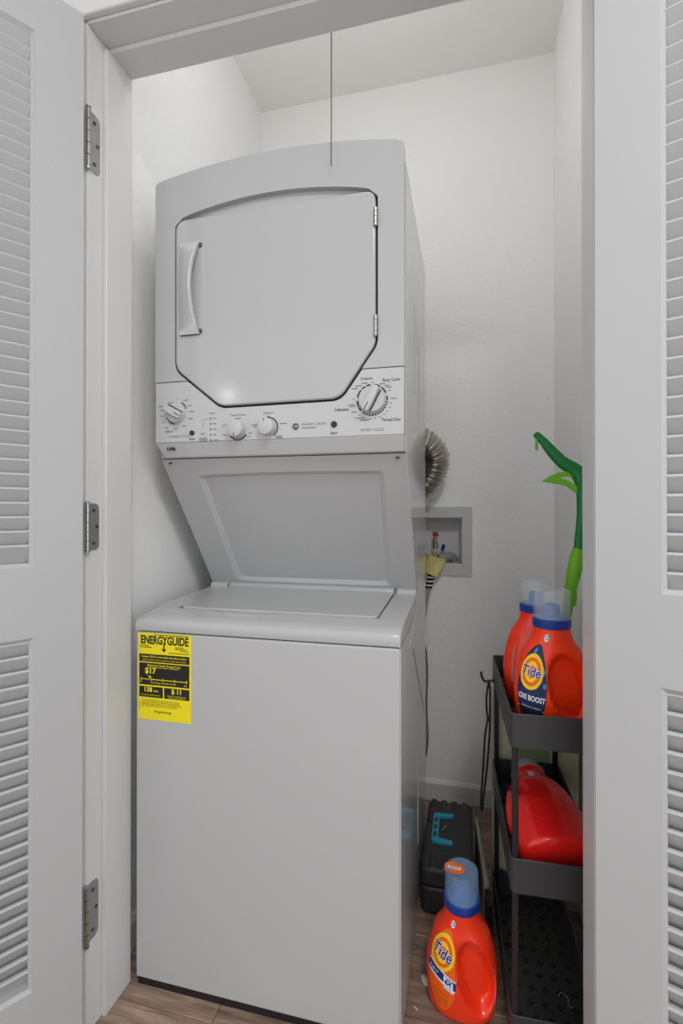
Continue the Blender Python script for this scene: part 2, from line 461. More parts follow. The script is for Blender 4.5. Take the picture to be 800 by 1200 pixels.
n = len(CX)
for k in range(n - 1):
    for i in range(6): bm.faces.new((front[k][i], front[k + 1][i], front[k + 1][i + 1], front[k][i + 1]))
for (k, A), (_, B_) in zip(inner, inner[1:]):
    P_, Q_ = [front[k][6]] + A, [front[k + 1][6]] + B_
    for i in range(3): bm.faces.new((P_[i], Q_[i], Q_[i + 1], P_[i + 1]))
for (k, A), (k2, B_) in zip(sidec, sidec[1:]):
    if k2 != k + 1: continue
    P_, Q_ = [front[k][6]] + A, [front[k2][6]] + B_
    for i in range(3): bm.faces.new((P_[i], Q_[i], Q_[i + 1], P_[i + 1]))
for k, A in sidec:                                                   # vertical walls: outer sides and the lid opening
    if k in (0, n - 1) or abs(CX[k] - LX0) < 1e-6 or abs(CX[k] - LX1) < 1e-6:
        T_ = (front[k] if k in (0, n - 1) else [front[k][6]]) + A
        T_ = [v for v in T_ if v.co.z > ZL + 1e-6]
        L_ = [bm.verts.new((v.co.x, v.co.y, ZL)) for v in T_]
        for i in range(len(T_) - 1): bm.faces.new((T_[i], T_[i + 1], L_[i + 1], L_[i]))
U('top_deck', bm, M_app, smooth=True)
U('tub_rim', box((LX0, .05, ZL), (LX1, .385, .9435)), mat('tub_grey_beige', (150, 140, 122), .5, noise=.06))
lid_pts = round_poly([(LX0 + .004, LY0), (LX1 - .005, LY0), (LX1 - .005, LY1), (LX0 + .004, LY1)], [.022, .022, .004, .004], 6)
bm = BM()
aprism(bm, lid_pts, lambda p: (p[0], p[1], deck(p[1]) - .014), lambda p: (p[0], p[1], deck(p[1]) + .0025))
U('lid', bm, M_app, bevel=.005, seg=3)
# hinge strip behind the lid and the two corner blocks
U('lid_hinge_strip', prism_x([(.367, .95), (.367, .972), (.372, .9775), (.40, .981), (.40, .95)], LX0 + .006, LX1 - .004), M_app, bevel=.002)
for a, b in ((.004, LX0 - .001), (LX1 + .004, UW - .002)):
    U('corner_block', prism_x([(.369, .958), (.369, .970), (.374, .9765), (.40, .980), (.40, .958)], a, b), M_app, bevel=.0025)
# sloping panel under the dryer with its pressed field
A0, A1 = (.112, 1.357), (.392, .972)             # top and bottom of the slope as (y, z)
def slope(x, f, d=0):                            # f: 0 top .. 1 bottom, d: depth behind the face
    y = A0[0] + (A1[0] - A0[0]) * f; z = A0[1] + (A1[1] - A0[1]) * f
    L = math.hypot(A1[0] - A0[0], A1[1] - A0[1])
    return (x, y - d * (A1[1] - A0[1]) / L, z + d * (A1[0] - A0[0]) / L)
outer = [(0.001, 0), (UW - .001, 0), (UW - .001, 1), (0.001, 1)]
fld = round_poly([(.092, .112), (.345, .096), (.622, .105), (.604, .968), (.094, .968)], [.02, 4, .02, .03, .03], 6)
fin = round_poly([(.106, .142), (.345, .126), (.606, .135), (.590, .944), (.110, .944)], [.02, 4, .02, .03, .03], 6)
bm = BM()
vo = [bm.verts.new(slope(*p)) for p in outer]; eo = [bm.edges.new((vo[i], vo[(i + 1) % 4])) for i in range(4)]
va = [bm.verts.new(slope(*p)) for p in fld]; na = len(va); ea = [bm.edges.new((va[i], va[(i + 1) % na])) for i in range(na)]
bmesh.ops.triangle_fill(bm, edges=eo + ea, use_beauty=True)
vi = [bm.verts.new(slope(p[0], p[1], .009)) for p in fin]
for i in range(na): bm.faces.new((va[i], va[(i + 1) % na], vi[(i + 1) % na], vi[i]))
bm.faces.new(vi)
sp = U('sloping_panel', bm, M_app)
for x in (.022, UW - .022):
    c = slope(x, .025)
    bm = lathe([(.0055, 0), (.0055, -.0015), (.003, -.003)], (0, 0, 0), 'y', 14)
    bmesh.ops.rotate(bm, verts=bm.verts[:], cent=(0, 0, 0), matrix=Matrix.Rotation(-R(36), 3, 'X'))
    bmesh.ops.translate(bm, verts=bm.verts[:], vec=c)
    U('screw', bm, M_screw)
# rear housing between washer and dryer (sides of the slope)
bm = prism_x([(.1135, 1.3585), (.3935, .9725), (.3935, .905), (.69, .905), (.69, 1.3585)], .0005, UW - .0005)
bmesh.ops.delete(bm, geom=[f for f in bm.faces if abs(f.calc_center_median().y - .2535) < .02 and abs(f.normal.x) < .5], context='FACES')
U('rear_housing', bm, M_app)
# dryer cabinet
U('dryer_cabinet', box((.001, .102, 1.359), (UW - .001, .69, 2.078)), M_app, bevel=.004, seg=2)
# glossy side skins
for xa, xb in ((UW - .0012, UW + .0004), (-.0004, .0012)):
    U('side_panel', prism_x([(.006, .022), (.688, .022), (.688, .9035), (.006, .9035)], xa, xb), M_app2)
    U('side_panel', prism_x([(.108, 1.36), (.108, 2.074), (.688, 2.074), (.688, .9045), (.400, .9045), (.400, .969)], xa, xb), M_app2)
# pressed ribs on both sides of the cabinet
for sx, xx in ((1, UW - .001), (-1, .001)):
    for (y0, z0, y1, z1) in ((.30, 1.80, .30, 1.55), (.42, 1.72, .42, 1.45), (.22, 1.44, .22, 1.38), (.25, .84, .62, .52), (.40, .50, .40, .20), (.16, .86, .40, .93)):
        U('side_rib', tube([(xx, y0, z0), (xx, y1, z1)], .0035, 8), M_app, smooth=True)
# --- fascia: upper panel and control panel, both cut by the door opening
def arch(x): return 2.110 + .0325 * (1 - ((x - UW / 2) / (UW / 2)) ** 2)
door_c = [(.067, 1.4905 + .1055), (.198, 1.4905), (.522, 1.4935), (.6125, 1.6215), (.6125, 1.9955), (.0665, 1.9955)]
opn = offset_convex(door_c, .0055)
opn_r = round_poly(opn, [.05, .05, .05, .05, .022, .022], 8)
# replace the straight top of the opening by an arc
topz = max(p[1] for p in opn_r)
xs0, xs1 = opn[5][0], opn[4][0]
lowpart = [p for p in opn_r if p[1] < topz - .012]
# order: opn starts at the left chamfer top and runs down, right and up
def opening_arc(n=24):
    out = []
    for i in range(n + 1):
        t = i / n; x = xs1 + (xs0 - xs1) * t
        e = min(1, min(t, 1 - t) / .07)
        out.append((x, 1.984 + .016 * math.sqrt(1 - (1 - e) ** 2) + .036 * (1 - (2 * t - 1) ** 2)))
    return out
i0 = min(range(len(lowpart)), key=lambda i: (abs(lowpart[i][0] - xs0) > .002, -lowpart[i][1]))
lowpart = lowpart[i0:] + lowpart[:i0]            # from the left side top, down, across, up the right side
opening = lowpart + opening_arc()
ZS = 1.5632
def cut_at(a, b, z):
    t = (z - a[1]) / (b[1] - a[1]); return (a[0] + (b[0] - a[0]) * t, z)
idx = [i for i in range(len(opening) - 1) if (opening[i][1] - ZS) * (opening[i + 1][1] - ZS) < 0]
iL, iR = idx[0], idx[1]
pL, pR = cut_at(opening[iL], opening[iL + 1], ZS), cut_at(opening[iR], opening[iR + 1], ZS)
lower = [pL] + opening[iL + 1:iR + 1] + [pR]
upper = [pR] + opening[iR + 1:] + opening[:iL + 1] + [pL]
arc_o = [(UW - .001 - (UW - .002) * i / 30, arch(UW - .001 - (UW - .002) * i / 30)) for i in range(31)]
arc_o = [(UW - .001, arc_o[0][1] - .012), (UW - .004, arc_o[0][1] - .003)] + arc_o[1:-1] + [(.004, arc_o[-1][1] - .003), (.001, arc_o[-1][1] - .012)]
outl = [(.001, ZS + .0008)] + [(pL[0], ZS + .0008)] + upper[::-1][1:-1] + [(pR[0], ZS + .0008), (UW - .001, ZS + .0008)] + arc_o
U('dryer_fascia', prism_y(outl, FY, .103), M_app, bevel=.0045, seg=3)
outl = [(.001, ZS - .0008), (.001, 1.398), (UW - .001, 1.398), (UW - .001, ZS - .0008), (pR[0], ZS - .0008)] + lower[::-1][1:-1] + [(pL[0], ZS - .0008)]
cp = U('control_panel', prism_y(outl, FY, .103), M_plas, bevel=.003, seg=3)
bm = BM()
P8 = [(.001, FY, 1.3975), (UW - .001, FY, 1.3975), (UW - .001, .105, 1.3975), (.001, .105, 1.3975), (.019, .100, 1.361), (UW - .003, .100, 1.361), (UW - .003, .13, 1.361), (.019, .13, 1.361)]
v = [bm.verts.new(p) for p in P8]
for f in ((3, 2, 1, 0), (4, 5, 6, 7), (0, 1, 5, 4), (1, 2, 6, 5), (2, 3, 7, 6), (3, 0, 4, 7)): bm.faces.new([v[i] for i in f])
U('lower_bezel', bm, M_plas, bevel=.0015)
bm = BM()
for x0 in (.034, .041): abox(bm, (x0, .0835, 1.3785), (x0 + .002, .087, 1.3885))
alathe(bm, [(.0042, .0832), (.0042, .09)], (.050, 0, 1.3835), 'y', 14); abox(bm, (.056, .0835, 1.377), (.0575, .087, 1.387))
U('bezel_mark', bm, M_ink)
# recessed back plate inside the opening and the dark door seam
bk = [(p[0] + (UW / 2 - p[0]) * -.004, p[1]) for p in opening]
U('opening_liner', prism_y(bk, .0945, .101), M_app)
seam = round_poly(offset_convex(door_c, .0036), [.05, .05, .05, .05, .028, .034], 8)
U('door_gasket', prism_y(seam, .0865, .095), M_dark)
dd = U('dryer_door', prism_y(round_poly(door_c, [.05, .05, .05, .05, .026, .032], 8), .073, .0885), M_gloss, bevel=.004, seg=3)
# handle: a bar bowed towards the viewer over a shallow cup
bm = BM(); n = 24; rows = []
for i in range(n + 1):
    t = i / n; z = 1.683 + (1.929 - 1.683) * t
    bow = math.sin(PI * t) ** .75
    yf = .0725 - .006 - .030 * bow; th = .011 if 0 < i < n else .0095
    xl = .0815 + .001 * bow; xr = .1405 - .012 * bow; yl = .0725 - .004 - .010 * bow
    rows.append([bm.verts.new(p) for p in ((xl, yl + .004, z), (xl + .003, yl, z), (xr - .003, yf, z), (xr, yf + .002, z), (xr, yf + th, z), (xl, .0728, z))])
for i in range(n):
    for k in range(6): bm.faces.new((rows[i][k], rows[i][(k + 1) % 6], rows[i + 1][(k + 1) % 6], rows[i + 1][k]))
bm.faces.new(rows[0]); bm.faces.new(rows[-1][::-1])
for z in (1.683, 1.919): abox(bm, (.084, .0655, z), (.1385, .0735, z + .010))
hd = U('handle', bm, M_plas, dd, world=False, smooth=True)
pocket = round_poly([(.084, 1.69), (.149, 1.69), (.157, 1.81), (.149, 1.922), (.084, 1.922)], [.01, .02, .1, .02, .01], 6)
U('handle_pocket', prism_y(pocket, .0722, .0735), mat('pocket_plastic', (186, 187, 188), .4, noise=.02), dd, world=False, bevel=.0008)  # pocket plastic close to the door's own white
for z0, z1 in ((1.9145, 1.925), (1.686, 1.6965)): U('handle_clip', box((.1385, .0690, z0), (.1455, .0735, z1)), M_screw, dd, world=False)
for z0, z1 in ((1.906, 1.951), (1.638, 1.690)):
    bm = BM()
    for k in range(4):
        h = (z1 - z0) / 4
        alathe(bm, [(.0052, z0 + h * k + .0006), (.0052, z0 + h * (k + 1) - .0006)], (.6135, .0715, 0), n=14)
    alathe(bm, [(.0035, z0), (.0035, z1)], (.6135, .0715, 0), n=10)
    U('door_hinge', bm, M_chrome, smooth=True)
# --- knobs
def ring_arcs(bm, cx, cz, r0, r1, arcs, y):
    for a0, a1 in arcs:
        n = max(2, int((a1 - a0) / 6)); p = []
        for i in range(n + 1):
            t = R(a0 + (a1 - a0) * i / n)
            p.append((bm.verts.new((cx + r0 * math.cos(t), y, cz + r0 * math.sin(t))), bm.verts.new((cx + r1 * math.cos(t), y, cz + r1 * math.sin(t)))))
        for i in range(n): bm.faces.new((p[i][0], p[i][1], p[i + 1][1], p[i + 1][0]))
TY = FY - .0006
def knob(name, cx, cz, rk, r0, r1, arcs, grip=None, depth=.02, gw=.013):
    k = U(name, lathe([(rk, 0), (rk, -.006), (rk * .96, -.010), (rk * .9, -.012)] if grip is not None else [(rk * 1.05, 0), (rk * 1.03, -depth * .8), (rk * .97, -depth), (rk * .9, -depth - .0012)], (cx, FY, cz), 'y', 40), M_plas, smooth=True)
    bm = BM(); ring_arcs(bm, cx, cz, r0, r1, arcs, TY)
    U('dial_ring', bm, M_ink, k, world=False)['kind'] = 'stuff'
    if grip is not None:
        t = R(grip); d = Vector((math.cos(t), math.sin(t))); nrm = Vector((-d.y, d.x))
        L = rk * .97
        pts = [Vector((cx, cz)) + d * a * L + nrm * b * gw for a, b in ((-1, -.55), (-.3, -.85), (.93, -.85), (.99, -.5), (.99, .5), (.93, .85), (-.3, .85), (-1, .55))]
        U('grip', prism_y([tuple(p) for p in pts], FY - .012 - depth, FY - .008), M_plas, k, world=False, bevel=.002)
        a = Vector((cx, cz)) + d * L * .35; b = Vector((cx, cz)) + d * L * .95; w = nrm * .0011
        U('pointer', prism_y([tuple(a - w), tuple(b - w), tuple(b + w), tuple(a + w)], FY - .0125 - depth, FY - .0115 - depth), M_ink, k, world=False)
        # dark strip painting the shade beside the grip
        a = Vector((cx, cz)) - d * L * .9 + nrm * gw * .95; b = Vector((cx, cz)) + d * L * .9 + nrm * gw * .95; w = nrm * .0018
        U('grip_shade', prism_y([tuple(a - w), tuple(b - w), tuple(b + w), tuple(a + w)], FY - .0128, FY - .0116), M_ink, k, world=False)
    else:
        U('pointer', box((cx - .001, FY - depth - .0016, cz - rk * .92), (cx + .001, FY - depth - .0011, cz - rk * .5)) if name == 'temperature_knob' else box((cx - .003, FY - depth - .0016, cz + rk * .6), (cx - .001, FY - depth - .0011, cz + rk * .92)), M_ink, k, world=False)
    return k
knob('washer_cycle_knob', .0671, 1.4785, .0275, .0295, .0325, [(20, 62), (112, 142), (178, 192), (200, 258)], grip=-28, depth=.014, gw=.011)
knob('dryer_cycle_knob', .6037, 1.4855, .0335, .0352, .0392,
     [(58, 84), (96, 112), (116, 132), (138, 168), (182, 205), (208, 222), (232, 240), (244, 252), (256, 264), (268, 276), (280, 287), (291, 298), (302, 309), (313, 320), (324, 331), (335, 342), (346, 353), (357, 372), (24, 52)], grip=-118, depth=.016, gw=.0115)
knob('temperature_knob', .2475, 1.4265, .0215, .0245, .0285, [(205, 330)], depth=.024)
knob('option_knob', .3322, 1.4290, .0215, .0242, .0272, [(-55, 100)], depth=.024)
for nm, x, z, r, m in (('start_button', .1139, 1.4225, .0068, M_btn), ('signal_button', .1468, 1.4245, .0068, M_plas), ('start_button', .5075, 1.4295, .0078, M_btn)):
    U(nm, lathe([(r, 0), (r, -.003), (r * .8, -.0045)], (x, FY, z), 'y', 20), m, smooth=True)
bm = BM()
for k in range(5): abox(bm, (.1672, FY - .0006, 1.3988 + .0145 * k), (.1700, FY + .001, 1.4038 + .0145 * k))
U('status_lights', bm, M_ink)
def fas(x, z): return lambda u, v: (x + u, TY, z + v)
bm = BM()
for body, x, z, s in (('Easy Care', .6505, 1.5320, .0105), ('Timed Dry', .6500, 1.4350, .0105), ('Delicates', .5270, 1.4650, .0098), ('Start', .5075, 1.4080, .0095), ('Start', .1135, 1.4065, .0085), ('DELAY', .0450, 1.4285, .0075), ('Cottons', .5900, 1.5385, .0090)):
    atext(bm, body, s, fas(x, z), bold=.012)
for x0, x1, z in ((.1535, .166, 1.4575), ): pass
U('panel_lettering', bm, M_ink)['kind'] = 'stuff'
bm = BM()
for body, x, z, s in (('WASHER | DRYER', .4540, 1.4325, .0084), ('DRYER CYCLES', .6035, 1.4125, .0085), ('WASHER CYCLES', .0755, 1.4145, .0078),
                      ('Temperature', .2475, 1.4650, .0088), ('Options', .3322, 1.4665, .0090), ('Status', .172, 1.4735, .0072)):
    atext(bm, body, s, fas(x, z))
for x, z, w in ((.4415, 1.4235, .038), (.1468, 1.4075, .022), (.1468, 1.4035, .026), (.1468, 1.3995, .022), (.1795, 1.4595, .007), (.1805, 1.445, .009), (.1805, 1.4305, .009), (.180, 1.416, .008), (.184, 1.4015, .016),
                (.2475, 1.4555, .016), (.2085, 1.4395, .009), (.2085, 1.4135, .010), (.2475, 1.3985, .014), (.277, 1.4075, .010), (.2825, 1.4165, .009),
                (.3322, 1.4575, .006), (.2945, 1.437, .018), (.2965, 1.432, .010), (.3735, 1.4375, .019), (.361, 1.4055, .018), (.363, 1.4015, .019),
                (.0190, 1.4985, .016), (.0235, 1.4885, .010), (.0215, 1.4715, .010), (.0265, 1.4550, .008), (.036, 1.4400, .012), (.064, 1.4355, .013), (.0905, 1.4425, .012), (.109, 1.4610, .014), (.1125, 1.4805, .016), (.1065, 1.4960, .013), (.095, 1.5115, .014), (.0690, 1.5170, .004), (.044, 1.5070, .008),
                (.6045, 1.5285, .005), (.6290, 1.5235, .014), (.6400, 1.5185, .013), (.6455, 1.5140, .014), (.6465, 1.5065, .005), (.656, 1.4865, .015), (.6495, 1.4755, .005), (.6475, 1.4655, .005), (.641, 1.456, .005), (.633, 1.4485, .005), (.6230, 1.4435, .005), (.611, 1.441, .005), (.600, 1.440, .005),
                (.5855, 1.5275, .015), (.5700, 1.5215, .016), (.5600, 1.5150, .016), (.5570, 1.4900, .004), (.5520, 1.4760, .017), (.5545, 1.4715, .015), (.5585, 1.4575, .014), (.572, 1.4500, .006), (.5725, 1.4425, .026), (.585, 1.4375, .026)):
    abox(bm, (x - w / 2, TY - .0001, z - .0011), (x + w / 2, TY + .0004, z + .0011))
for a, b in (((.1468, 1.4345), (.1468, 1.4560)), ((.1468, 1.4560), (.1640, 1.4595))):
    atube(bm, [(a[0], TY, a[1]), (b[0], TY, b[1])], .0005, 6)
U('panel_lettering', bm, M_inkl)['kind'] = 'stuff'
lg = U('round_emblem', lathe([(.0090, 0), (.0090, -.0008)], (.4063, FY, 1.4280), 'y', 28), M_ink)
bm = BM(); atext(bm, 'GE', .0078, lambda u, v: (.4063 + u, FY - .0012, 1.4280 + v), shear=.2)
ring_arcs(bm, .4063, 1.4280, .0074, .0078, [(0, 360)], FY - .0012)
U('emblem_letters', bm, M_lw, lg, world=False)
# --- yellow energy label on the washer front
EX0, EX1, EZ0, EZ1 = .0085, .1595, .6825, .9025
el = U('energy_label', box((EX0, -.0006, EZ0), (EX1, .0002, EZ1)), M_yel)
EW, EH = EX1 - EX0, EZ1 - EZ0
def E2(u, v): return EX0 + u * EW, EZ1 - v * EH
def erect(bm, u0, u1, v0, v1, y=-.0009):
    x0, z1 = E2(u0, v0); x1, z0 = E2(u1, v1)
    bm.faces.new([bm.verts.new(p) for p in ((x0, y, z0), (x1, y, z0), (x1, y, z1), (x0, y, z1))])
def etext(bm, body, u, v, s, y=-.0012, **k):
    x, z = E2(u, v); atext(bm, body, s, lambda a, b: (x + a, y, z + b), **k)
bm = BM()
etext(bm, 'ENERGYGUIDE', .5, .082, .0285, bold=.035, xs=.72)
erect(bm, .482, .505, .10, .20)
x, z = E2(.493, .215)
bm.faces.new([bm.verts.new(p) for p in ((x, -.0009, z), (x + .008, -.0009, z + .011), (x + .0026, -.0009, z + .0085), (x - .0026, -.0009, z + .0085), (x - .008, -.0009, z + .011))])
erect(bm, .02, .97, .243, .333); erect(bm, .02, .97, .345, .60); erect(bm, .02, .475, .618, .742); erect(bm, .498, .97, .618, .742)
for u0, u1, v in ((.03, .2, .145), (.03, .26, .165), (.7, .86, .15), (.7, .92, .168), (.8, .95, .186), (.58, .97, .215), (.3, .96, .016)):
    erect(bm, u0, u1, v - .004, v + .004)
etext(bm, 'Your cost will depend on your utility rates and use.', .07, .775, .0052, align='LEFT')
etext(bm, 'Cost range based only on standard capacity models.', .07, .797, .0052, align='LEFT')
etext(bm, 'Estimated energy cost based on six wash loads a week', .07, .819, .0052, align='LEFT')
etext(bm, 'and a national average cost of 12 cents per kWh.', .07, .841, .0052, align='LEFT')
etext(bm, 'ftc.gov/energy', .48, .90, .0085, bold=.01)
x, z = E2(.03, .84); atext(bm, 'energy label', .004, lambda a, b: (x + a, -.0012, z + b), rot=PI / 2)
U('label_print', bm, M_blk, el, world=False)
bm = BM()
etext(bm, 'Compare ONLY to other labels with yellow numbers.', .495, .272, .0074, xs=.80, bold=.012)
etext(bm, 'Labels with yellow numbers are based on the same test procedures.', .495, .308, .0056, xs=.82)
etext(bm, 'Estimated Yearly Energy Cost', .49, .372, .0078, bold=.012)
etext(bm, '(when used with an electric water heater)', .49, .395, .0050)
etext(bm, '$17', .235, .437, .0205, bold=.03)
x, z = E2(.225, .525)
bm.faces.new([bm.verts.new(p) for p in ((x, -.0012, z), (x + .0048, -.0012, z + .0068), (x - .0048, -.0012, z + .0068))])
erect(bm, .05, .92, .530, .538, -.0012)
for u in (.05, .255, .47, .69, .915): erect(bm, u, u + .012, .515, .552, -.0012)
etext(bm, '$12', .055, .568, .0055); etext(bm, '$43', .90, .577, .0055); etext(bm, 'Cost Range of Similar Models', .48, .570, .0062)
etext(bm, '138', .19, .655, .0165, bold=.03); etext(bm, 'kWh', .345, .668, .0068, bold=.02)
etext(bm, '$ 11', .735, .655, .0165, bold=.03)
etext(bm, 'Estimated Yearly Electricity Use', .245, .715, .0050, xs=.85); etext(bm, 'Estimated Yearly Energy Cost', .735, .708, .0052, xs=.85); etext(bm, '(natural gas water heater)', .735, .727, .0046)
U('label_print', bm, M_yel, el, world=False)

# ------------------------------------------------------------------ closet lamp with pull chain (over the opening, inside)
lamp = root('ceiling_light', (.51, .06, 2.68), 'pull chain closet lamp over the opening, its bead chain hanging before the dryer', 'lamp')
link('lampholder', lathe([(.055, 0), (.055, .012), (.04, .022), (.024, .03), (.022, .062)], (.51, YI, 2.68), 'y', 32), M_plas, lamp, smooth=True)
link('bulb', lathe([(.012, 0), (.014, .012), (.026, .04), (.030, .06), (.024, .08), (.008, .09)], (.51, YI + .058, 2.68), 'y', 24), M_bulb, lamp, smooth=True)
bm = BM(); z = 2.66
while z > 2.055:
    bmesh.ops.create_icosphere(bm, subdivisions=1, radius=.0019, matrix=Matrix.Translation((.508, .05, z))); z -= .0052
atube(bm, [(.508, .05, 2.662), (.508, .05, 2.055)], .0006, 5)
link('pull_chain', bm, M_chain, lamp)['kind'] = 'stuff'

# ------------------------------------------------------------------ washer outlet box, hoses, duct
ob = root('washer_outlet_box', (.69, .98, .94), 'white recessed washer outlet box with valves set in the back wall', 'outlet box')
bm = BM()
for lo, hi in (((HX0 - .04, YB - .008, HZ0 - .045), (HX0, YB, HZ1 + .044)), ((HX1, YB - .008, HZ0 - .045), (HX1 + .04, YB, HZ1 + .044)), ((HX0, YB - .008, HZ0 - .045), (HX1, YB, HZ0)), ((HX0, YB - .008, HZ1), (HX1, YB, HZ1 + .044))):
    abox(bm, lo, hi)
bmesh.ops.remove_doubles(bm, verts=bm.verts[:], dist=1e-5)
link('frame', bm, M_plas, ob)
bm = BM(); D = .085
for lo, hi in (((HX0, YB + D, HZ0), (HX1, YB + D + .003, HZ1)), ((HX0, YB - .004, HZ0), (HX0 + .003, YB + D, HZ1)), ((HX1 - .003, YB - .004, HZ0), (HX1, YB + D, HZ1)), ((HX0, YB - .004, HZ0), (HX1, YB + D, HZ0 + .003)), ((HX0, YB - .004, HZ1 - .003), (HX1, YB + D, HZ1))):
    abox(bm, lo, hi)
link('recess', bm, mat('recess_plastic', (205, 205, 206), .5, noise=.05, nscale=20), ob)
vx, vy = .700, YB + .035
link('valve_stem', lathe([(.011, 0), (.011, .012), (.008, .014), (.008, .05), (.0105, .052), (.0105, .075), (.007, .078), (.007, .105)], (vx, vy, .999), 'z', 20), M_brass, ob, smooth=True)
link('valve_handle', lathe([(.0115, 0), (.0125, .003), (.0125, .014), (.009, .019)], (vx, vy, 1.1035), 'z', 20), M_redh, ob, smooth=True)
link('valve_ring', lathe([(.013, -.003), (.017, -.003), (.017, .003), (.013, .003)], (vx, vy - .016, 1.035), 'y', 20), M_brass, ob, smooth=True)
link('cold_valve_handle', tube([(.728, vy + .01, 1.045), (.735, vy + .006, 1.068)], .007, 10), M_blue, ob, smooth=True)
link('drain_elbow', tube(smooth_path([(.778, vy + .025, .993), (.776, vy + .018, 1.008), (.763, vy + .002, 1.018), (.740, vy - .015, 1.018), (.715, vy - .03, 1.010)], 6), [.0165] * 25, 18), M_gry, ob, smooth=True)
hose = root('supply_hose', (.66, .95, .60), 'grey ribbed washer hose hanging from the outlet box with a yellow paper tag', 'hose')
pth = smooth_path([(vx, vy - .02, 1.028), (vx - .002, YB - .015, 1.010), (.694, .955, .98), (.683, .945, .935), (.671, .94, .88), (.660, .93, .80), (.640, .90, .70), (.58, .85, .62), (.52, .77, .58), (.50, .693, .57)], 8)
link('hose_tube', tube(pth, .0105, 12), M_gry, hose, smooth=True)
for k in range(4):
    t = .955 - k * .0165; xx = .683 + (t - .935) * .25
    link('hose_rib', lathe([(.0145, -.0028), (.0172, -.0018), (.0172, .0018), (.0145, .0028)], (xx, .9455, t), 'z', 20), M_lw, hose, smooth=True)
    link('hose_cuff', lathe([(.0150, -.0048), (.0150, .0048)], (xx, .9455, t - .0082), 'z', 20), M_blkr, hose, smooth=True)
bm = BM(); g = []
for i in range(7):
    f = i / 6; row = []
    for j in range(9):
        a = R(-185 + 190 * j / 8); r = .036 - .008 * f + .004 * math.sin(3 * a + f * 5)
        row.append(bm.verts.new((.705 - .018 * f + r * 1.1 * math.cos(a), .945 + r * .8 * math.sin(a), 1.026 - .076 * f - .010 * math.cos(a))))
    g.append(row)
for i in range(6):
    for j in range(8): bm.faces.new((g[i][j], g[i][j + 1], g[i + 1][j + 1], g[i + 1][j]))
o = link('paper_tag', bm, M_tag, hose); o.modifiers.new('s', 'SOLIDIFY').thickness = .0006
tag(link('electric_cable', tube(smooth_path([(.600, .975, .72), (.655, .97, .66), (.669, .965, .55), (.667, .95, .40), (.672, .955, .28), (.664, .955, .20), (.64, .95, .16)], 8), .0032, 8), M_brown, smooth=True), 'thin brown cord hanging behind the right edge of the washer', 'cord')
ctl = smooth_path([(.50, .693, 1.485), (.505, .735, 1.486), (.56, .795, 1.490), (.650, .832, 1.488), (.705, .862, 1.440), (.700, .888, 1.375), (.658, .905, 1.315), (.58, .915, 1.285), (.50, .935, 1.285), (.45, .962, 1.29), (.44, .986, 1.29)], 22)
rad = [.052 + .0038 * (1 if (i % 4) in (0, 1) else -1) + .001 * math.sin(i * .9) for i in range(len(ctl))]
tag(link('exhaust_duct', tube(ctl, rad, 24), M_alu, smooth=True), 'silver ribbed dryer exhaust duct curling out behind the dryer', 'duct')

# ------------------------------------------------------------------ black utility cart
CA = R(2.1); CW, CD = .192, .445
cart = root('utility_cart', (.9215, .0445, 0), 'slim black three tier rolling cart between the washer and the right wall', 'cart', rot=CA, local=True)
def K(name, bm, m=M_cart, parent=cart, **k): return link(name, bm, m, parent, world=False, **k)
def ring_rim(z0, z1, r=.014, t=.004):
    o_ = round_poly([(0, 0), (CW, 0), (CW, CD), (0, CD)], r, 5); i_ = round_poly([(t, t), (CW - t, t), (CW - t, CD - t), (t, CD - t)], r - t, 5)
    bm = BM(); n = len(o_)
    L = [[bm.verts.new((*p, z)) for p in pts] for pts, z in ((o_, z0), (o_, z1), (i_, z1), (i_, z0))]
    for k in range(4):
        A, B = L[k], L[(k + 1) % 4]
        for i in range(n): bm.faces.new((A[i], A[(i + 1) % n], B[(i + 1) % n], B[i]))
    return bm
def holes(z, skip=None):
    bm = BM()
    for i in range(5):
        for j in range(11):
            cx = .028 + i * .034 + (j % 2) * .008 - .004; cy = .035 + j * .0375
            if cx > CW - .014: continue
            for dx, dy in ((.0055, 0), (-.0055, 0), (0, .0055), (0, -.0055)):
                alathe(bm, [(.0033, 0), (.0033, .0004)], (cx + dx, cy + dy, z), n=8)
    return bm
TIERS = ((.690, .766), (.3695, .446), (.024, .100))
M_hole = mat('hole_black', (8, 8, 9), .9, noise=.1)
for z0, z1 in TIERS:
    K('tray_rim', ring_rim(z0, z1), bevel=.0012)
    tf = K('tray_floor', prism_z(round_poly([(.003, .003), (CW - .003, .003), (CW - .003, CD - .003), (.003, CD - .003)], .011, 5), z0 + .003, z0 + .007))
    h = K('perforations', holes(z0 + .0071), M_hole, tf); h['kind'] = 'stuff'
for (px, py) in ((.011, .012), (CW - .011, .012), (.011, CD - .012), (CW - .011, CD - .012)):
    for (a, b) in ((TIERS[2][0] + .007, TIERS[1][0] + .003), (TIERS[1][0] + .007, TIERS[0][0] + .003)):
        pts = round_poly([(px - .007, py - .007), (px + .007, py - .007), (px + .007, py + .007), (px - .007, py + .007)], .004, 4)
        K('post', prism_z(pts, a, b), M_cart2)
    K('caster', lathe([(.010, -.006), (.012, -.004), (.012, .004), (.010, .006)], (px, py, .012), 'x', 20), M_blkr)
    K('caster_fork', box((px - .008, py - .005, .012), (px + .008, py + .005, .026)), M_cart2)
# side hook near the back
K('side_hook', tube(smooth_path([(.004, .385, .707), (-.014, .385, .704), (-.026, .385, .702), (-.034, .385, .712), (-.038, .385, .730)], 6), .0036, 10), M_cart2, smooth=True)
K('hook_boss', lathe([(.008, -.004), (.008, 0)], (0, .385, .707), 'x', 16), M_cart2)
